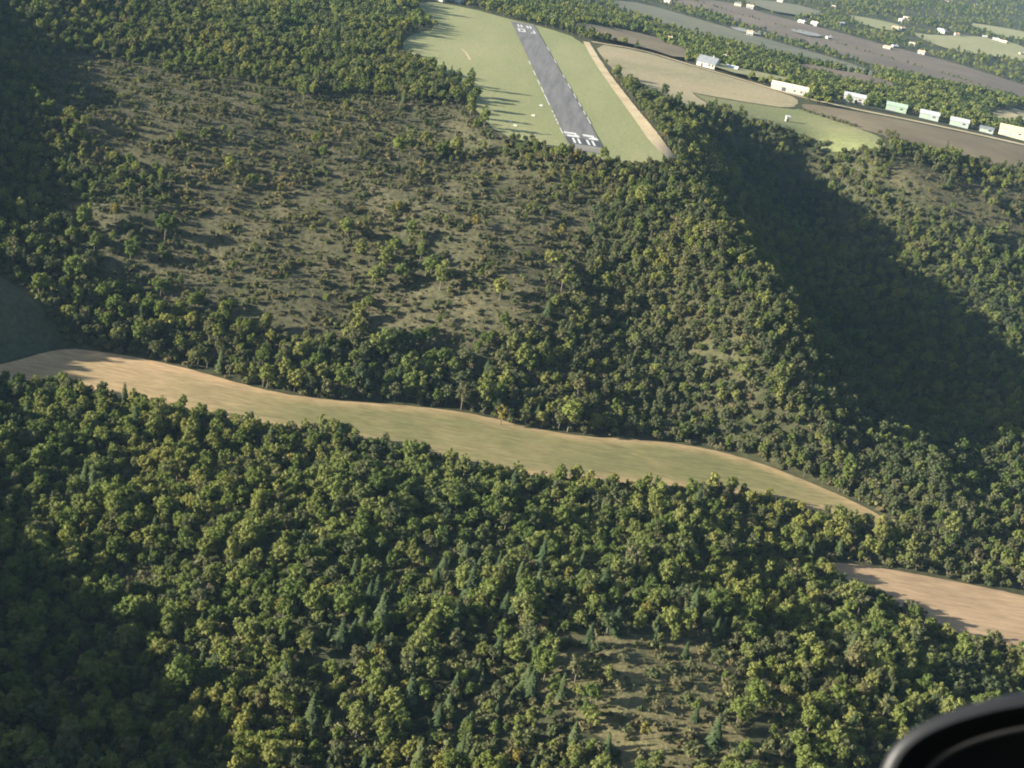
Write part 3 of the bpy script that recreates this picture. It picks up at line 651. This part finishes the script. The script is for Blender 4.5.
for kind, L in items.items():
    if kind == 'far': rest[kind] = L; continue
    sc_ = [(onscreen(it), it) for it in L]
    vis = sorted([(s[1], s[2], s[3], it) for s, it in sc_ if s[0]], key=lambda q: q[0])
    pick = vis[:QUOTA[kind]]; ids = set(id(q[3]) for q in pick)
    nm, lb, ct = NAME[kind]
    for i, (d, px, py, it) in enumerate(pick):
        wh = where(it, px, py)
        big = it[3]*(1 if kind != 'shrub' else .6)
        wd = 'large ' if big > .86 else ('' if big > .62 else 'little ')
        grow(nm, kind, it, wd+lb+' '+wh, ct, lb+'s '+wh, i)
    rest[kind] = [it for it in L if id(it) not in ids]

def scatter(name, its, kinds, label, cat):
    if not its: return
    coll = bpy.data.collections.new(name+'_plants'); first = {}; cnt = 0
    for kd in kinds:
        first[kd] = (cnt, len(PROTO[kd]))
        for _, _, b in PROTO[kd]:
            o = bpy.data.objects.new('plant_%03d' % cnt, b); coll.objects.link(o); cnt += 1
    # Blender sorts a collection's children by name: give this collection's objects ordered names
    for i, o in enumerate(list(coll.objects)): o.name = '%s_plant_%03d' % (name, i)
    n = len(its)
    me = bpy.data.meshes.new(name); me.from_pydata([(t[1][0], t[1][1], t[1][2]) for t in its], [], [])
    a = me.attributes.new('size', 'FLOAT_VECTOR', 'POINT'); a.data.foreach_set('vector', np.array([(t[1][3], t[1][3], t[1][4]) for t in its], np.float32).ravel())
    a = me.attributes.new('turn', 'FLOAT_VECTOR', 'POINT'); a.data.foreach_set('vector', np.array([(0, 0, t[1][5]) for t in its], np.float32).ravel())
    a = me.attributes.new('pick', 'INT', 'POINT'); a.data.foreach_set('value', np.array([first[t[0]][0]+int(rs.randint(first[t[0]][1])) for t in its], np.int32))
    o = link(name, me); tag(o, label, cat, kind='stuff')
    g = bpy.data.node_groups.new(name, 'GeometryNodeTree')
    g.interface.new_socket('Geometry', in_out='INPUT', socket_type='NodeSocketGeometry'); g.interface.new_socket('Geometry', in_out='OUTPUT', socket_type='NodeSocketGeometry')
    gi = g.nodes.new('NodeGroupInput'); go = g.nodes.new('NodeGroupOutput')
    ci = g.nodes.new('GeometryNodeCollectionInfo'); ci.inputs['Collection'].default_value = coll; ci.inputs['Separate Children'].default_value = True; ci.inputs['Reset Children'].default_value = True
    ip = g.nodes.new('GeometryNodeInstanceOnPoints'); ip.inputs['Pick Instance'].default_value = True
    mp = g.nodes.new('GeometryNodeMeshToPoints')
    def at(nm, dt):
        q = g.nodes.new('GeometryNodeInputNamedAttribute'); q.data_type = dt; q.inputs['Name'].default_value = nm; return q.outputs['Attribute']
    g.links.new(gi.outputs[0], mp.inputs['Mesh']); g.links.new(mp.outputs[0], ip.inputs['Points']); g.links.new(ci.outputs[0], ip.inputs['Instance'])
    g.links.new(at('pick', 'INT'), ip.inputs['Instance Index']); g.links.new(at('size', 'FLOAT_VECTOR'), ip.inputs['Scale'])
    er = g.nodes.new('FunctionNodeEulerToRotation'); g.links.new(at('turn', 'FLOAT_VECTOR'), er.inputs[0]); g.links.new(er.outputs[0], ip.inputs['Rotation'])
    g.links.new(ip.outputs[0], go.inputs[0])
    md = o.modifiers.new('grow', 'NODES'); md.node_group = g
allr = [(k, it) for k, L in rest.items() for it in L]
treek = ('broadleaf', 'olive', 'conifer', 'autumn')
T = [t for t in allr if t[0] in treek]
is_near = lambda it: it[1] < 500 and it[0] < 130
is_right = lambda it: not is_near(it) and it[0] > 10+max(0, (700-it[1]))*.02 and it[1] < 1000
scatter('near_woodland', [t for t in T if is_near(t[1])], treek, 'rest of the dense mixed wood on the near bank', 'woodland')
scatter('spur_woodland', [t for t in T if is_right(t[1])], treek, 'dense wood on the spur and shaded ravine right of the runway', 'woodland')
scatter('hillside_woodland', [t for t in T if not is_near(t[1]) and not is_right(t[1])], treek, 'woods and tree clumps on the hillside left of the runway', 'woodland')
scatter('scrub_bushes', [t for t in allr if t[0] == 'shrub'], ('shrub',), 'countless small bushes over the dry open slopes', 'scrub')
scatter('plateau_woodland', [t for t in allr if t[0] == 'far' and t[1][1] < 1420], ('far',), 'wood behind the airfield and the row of sheds', 'woodland')
scatter('far_woodland', [t for t in allr if t[0] == 'far' and t[1][1] >= 1420], ('far',), 'hazy copses and hedgerows of the distant plain', 'woodland')

# ------------------------------------------------------------------ buildings
def building(name, x, y, rz, L, W, H_, rh, mw_, mr, label, cat, group=None, doors=(), windows=(), chimney=False, eave=.4, lean=None):
    z = min(h1(x+a, y+b) for a in (-L/2, L/2) for b in (-W/2, W/2))
    z1 = max(h1(x+a, y+b) for a in (-L/2, L/2) for b in (-W/2, W/2))
    e = link(name, None, None, (x, y, z1), rz); tag(e, label, cat, group)
    b = MB(); l, w2 = L/2, W/2; d = z-z1-.4
    b.add([(-l,-w2,d),(l,-w2,d),(l,w2,d),(-l,w2,d),(-l,-w2,H_),(l,-w2,H_),(l,w2,H_),(-l,w2,H_),(-l,0,H_+rh),(l,0,H_+rh)],
          [(3,2,1,0),(0,1,5,4),(2,3,7,6),(1,2,6,9,5),(3,0,4,8,7),(4,5,9,8),(6,7,8,9)])
    b.build('wall', mw_, e)
    t = .18; k = rh/w2; r = MB()
    for s in (-1, 1):
        yo = s*(w2+eave); zo = H_-k*eave; lo = l+eave
        P = [(-lo, 0, H_+rh+.03), (lo, 0, H_+rh+.03), (lo, yo, zo+.03), (-lo, yo, zo+.03)]
        r.add(P+[(a, c, q_+t) for a, c, q_ in P], [(3,2,1,0) if s < 0 else (0,1,2,3), (4,5,6,7) if s < 0 else (7,6,5,4), (2,3,7,6), (1,2,6,5), (3,0,4,7)])
    ro = r.build('roof', mr, e)
    if chimney:
        c = MB(); c.box(l*.4, l*.4+.7, -.35, .35, H_+rh*.6, H_+rh+1.1); c.build('chimney', mw_, ro)
    for (side, u, wd, ht, m) in doors:
        c = MB()
        if side == 'f': c.box(u-wd/2, u+wd/2, -w2-.06, -w2+.02, 0, ht)
        else: c.box(-l-.06, -l+.02, u-wd/2, u+wd/2, 0, ht)
        c.build('door', m, e)
    for (side, u, zz, wd, ht) in windows:
        c = MB()
        if side == 'f': c.box(u-wd/2, u+wd/2, -w2-.05, -w2+.02, zz, zz+ht)
        else: c.box(-l-.05, -l+.02, u-wd/2, u+wd/2, zz, zz+ht)
        c.build('window', M['dark'], e)
    return e
HG = [('white shed with pale roof, leftmost and largest of the row', 'wall_white', 'roof_pale', 16, 11, 4.2, 1.8, -10),
      ('green metal shed second from the left in the row', 'wall_green', 'roof_green', 15, 10, 3.8, 1.8, -12),
      ('grey green shed with white roof in the middle of the row', 'wall_grey', 'roof_pale', 14, 10, 3.8, 1.8, -14),
      ('pale green shed with white roof beside a dark bush', 'wall_grey', 'roof_pale', 13.5, 10, 3.6, 1.8, -14),
      ('low grey shed, smallest of the row', 'wall_grey', 'roof_grey', 10, 7, 2.6, 1.3, -16),
      ('sand yellow building at the right edge of the photo', 'wall_sand', 'wall_sand', 20, 13, 5, 2.2, -16)]
for (x, y), (lb, a, b, L, W, hh, rh, rot) in zip(SPOT['hangars'], HG):
    building('shed', x, y+W/2, R(rot), L, W, hh, rh, M[a], M[b], lb, 'shed', 'row of sheds along the gravel road',
             doors=[('f', -L*.2, L*.32, hh*.8, M['wall_grey' if a != 'wall_grey' else 'wall_green']), ('l', 0, W*.4, hh*.7, M['dark'])], windows=[('f', L*.25, hh*.45, 2.2, 1.2)])
x, y = SPOT['house_near'][0]
building('farmhouse', x, y+6, R(-24), 15, 11, 3.4, 4.2, M['wall_white'], M['roof_grey'], 'large cream farmhouse with steep grey roof among trees beyond the tan field', 'house', None,
         doors=[('f', -3, 1.4, 2.3, M['dark'])], windows=[('f', 3, 1.2, 1.6, 1.5), ('f', 5.6, 1.2, 1.4, 1.5), ('l', -3, 1.2, 1.6, 1.5), ('l', 3, 1.2, 1.6, 1.5)], chimney=True)
building('annex', x+19, y+8, R(-20), 9, 6, 2.8, 1.8, M['wall_white'], M['roof_pale'], 'small white annex half hidden right of the cream farmhouse', 'house', None, windows=[('f', 0, 1, 1.5, 1.2)])
x, y = SPOT['house_near'][1]
building('long_barn', x, y+5, R(-14), 27, 8, 3.2, 2.2, M['wall_white'], M['tile_pale'], 'long low cream barn with pale tile roof behind the tan field', 'barn', None,
         doors=[('f', -4, 3, 2.6, M['dark'])], windows=[('f', 4, 1, 1.4, 1.2), ('f', 9, 1, 1.4, 1.2)])
x, y = SPOT['hut'][0]
building('hut', x, y+1.2, R(10), 2.4, 2.0, 3.4, .7, M['wall_white'], M['roof_pale'], 'small upright white hut alone beside the green field', 'hut', None, doors=[('f', 0, .9, 2, M['dark'])])
(x0, y0), (x1, y1) = SPOT['top']
building('white_building', x0, y0+6, R(-18), 14, 8, 4, 1.8, M['wall_white'], M['roof_pale'], 'white building at the top edge left of the runway end', 'house', None, doors=[('f', 0, 3, 3, M['dark'])])
building('grey_building', x1+4, y1+8, R(-18), 13, 8, 3.6, 1.6, M['wall_grey'], M['roof_grey'], 'pale grey building at the top edge beside the white one', 'house', None, doors=[('f', 0, 3, 3, M['dark'])])
rs2 = np.random.RandomState(9)
FH = ['in the far plain', 'among far trees', 'in the hazy distance']
def near_word(x, y):
    if y < 1500: return 'beyond the far edge of the airfield'
    for i, (k, P) in enumerate(FARF):
        if edge_dist(P, np.array([x]), np.array([y]))[0] < 45 or inside(P, np.array([x]), np.array([y]))[0]:
            return 'beside the '+['long greyish field', 'long mauve field', 'small whitish field', 'yellow green pasture', 'wide yellow green pasture', 'narrow top right pasture', 'brown field near the airfield', 'thin pale strip', 'grey field at the top', 'green paddock', 'fallow strip'][i]
    return 'among trees on the upper left of the plain' if x < 300 else ('among trees in the middle of the plain' if x < 560 else 'among trees near the top right corner')
seen = {}
for i, (x, y) in enumerate(SPOT['far']):
    far = y > 1500; L = rs2.uniform(6.5, 11)*(1. if far else .8); W = L*rs2.uniform(.55, .7); hh = rs2.uniform(3.0, 4.8)*(1 if far else .75)
    roof = ['tile', 'tile_pale', 'roof_grey', 'roof_pale'][rs2.randint(4)]; wl = 'wall_sand' if rs2.rand() < .2 else 'wall_white'
    lb = '%s house with %s roof %s' % ('tall' if hh > 4.1 else 'low', {'tile': 'red tile', 'tile_pale': 'pale tile', 'roof_grey': 'grey', 'roof_pale': 'whitish'}[roof], near_word(x, y))
    building('far_house', x, y+4, rs2.uniform(-.8, .8), L, W, hh, W*.24, M[wl], M[roof], 'cream '+lb if wl == 'wall_white' else 'sandy '+lb, 'house', 'scattered houses of the far plain',
             doors=[('f', 0, 1.6, 2.3, M['dark'])], windows=[('f', -L*.28, 1.2, 1.6, 1.4), ('f', L*.28, 1.2, 1.6, 1.4), ('l', 0, 1.2, 1.6, 1.4)], chimney=True)
# small white boards on the grass
for i, (x, y) in enumerate(SPOT['markers']):
    b = MB(); n = .9
    b.add([(-n,-.7,.0),(n,-.7,.0),(n,.7,.0),(-n,.7,.0),(-n,0,.75),(n,0,.75)], [(3,2,1,0),(0,1,5,4),(2,3,4,5),(1,2,5),(3,0,4)])
    o = b.build('marker_board', M['paint'], loc=(x, y, h1(x, y)+.1), rz=R(5))
    tag(o, 'small white marker board on the grass, '+['nearest the runway edge', 'lowest of the four', 'farthest left of the four', 'farthest up the runway'][i], 'marker', 'white marker boards left of the runway')

# ------------------------------------------------------------------ the aircraft's own black coaming, close to the camera
def C(px, py, d):                   # a spot d metres ahead of the pilot's eye
    return cam.matrix_world @ Vector(((px-512)/1400*d, (384-py)/1400*d, -d))
D = .72
prof = [(872, 800), (879, 770), (890, 748), (908, 731), (934, 717), (966, 705), (1004, 695), (1050, 688), (1120, 684), (1200, 690)]
root = link('glareshield', None, None, C(1020, 760, D))
tag(root, 'rounded black padded corner of the cockpit glareshield at the bottom right', 'glareshield')
inv = Matrix.Translation(-root.location)
Pn = [np.array(p, float) for p in prof]
for _ in range(3):
    o_ = [Pn[0]]
    for a, b in zip(Pn[:-1], Pn[1:]): o_ += [a*.75+b*.25, a*.25+b*.75]
    Pn = o_+[Pn[-1]]
def loft(name, rows, m, smooth=True):
    n = len(rows[0]); V = [inv @ p for r_ in rows for p in r_]
    f = [(i*n+j, i*n+j+1, (i+1)*n+j+1, (i+1)*n+j) for i in range(len(rows)-1) for j in range(n-1)]
    return link(name, mesh(name, V, f, (m,), smooth), root)
cen = np.array([1060., 830.])
rows = []
for k in range(11):                 # a rolled lip: half circle running from the pad's far side over to the near face
    t = math.pi*k/10; rad = .007
    rows.append([C(*(p+(cen-p)/np.linalg.norm(cen-p)*(1-math.sin(t))*rad/D*1400), D+math.cos(t)*rad) for p in Pn])
loft('padded_edge', rows, M['black'])
rows = [[C(*(p+(cen-p)*s+(cen-p)/np.linalg.norm(cen-p)*(rad/D*1400)*(1-s)), D-.007+dd) for p in Pn] for s, dd in ((0, 0), (.03, .012), (.12, .02), (.5, .03), (.97, .035))]
loft('panel_face', rows, M['black_matt'])
rows = [[C(*(p+(cen-p)*s+(cen-p)/np.linalg.norm(cen-p)*(rad/D*1400)*(1-s)), D+.007+dd) for p in Pn] for s, dd in ((0, 0), (.2, .1), (.5, .3), (.8, .5))]
loft('deck', rows, M['black'])
rows = [[C(*(p+(cen-p)*(.17+.02*math.cos(t))+(cen-p)/np.linalg.norm(cen-p)*12), D+.004-.004*math.sin(t)) for p in Pn] for t in [math.pi*k/6 for k in range(7)]]
loft('trim_strip', rows, M['trim'])

# ------------------------------------------------------------------ haze
hb = MB(); hb.box(-6100, 8100, -500, 12100, -110, 172)
def hz(t, o):
    v = N(t, 'ShaderNodeVolumePrincipled'); v.inputs['Color'].default_value = (.42, .70, 1, 1); v.inputs['Density'].default_value = .00003; v.inputs['Anisotropy'].default_value = 0
    t.links.new(v.outputs[0], o.inputs['Volume'])
tag(hb.build('haze', mat('haze', hz)), 'thin bluish evening haze over the whole landscape', 'haze', kind='stuff')
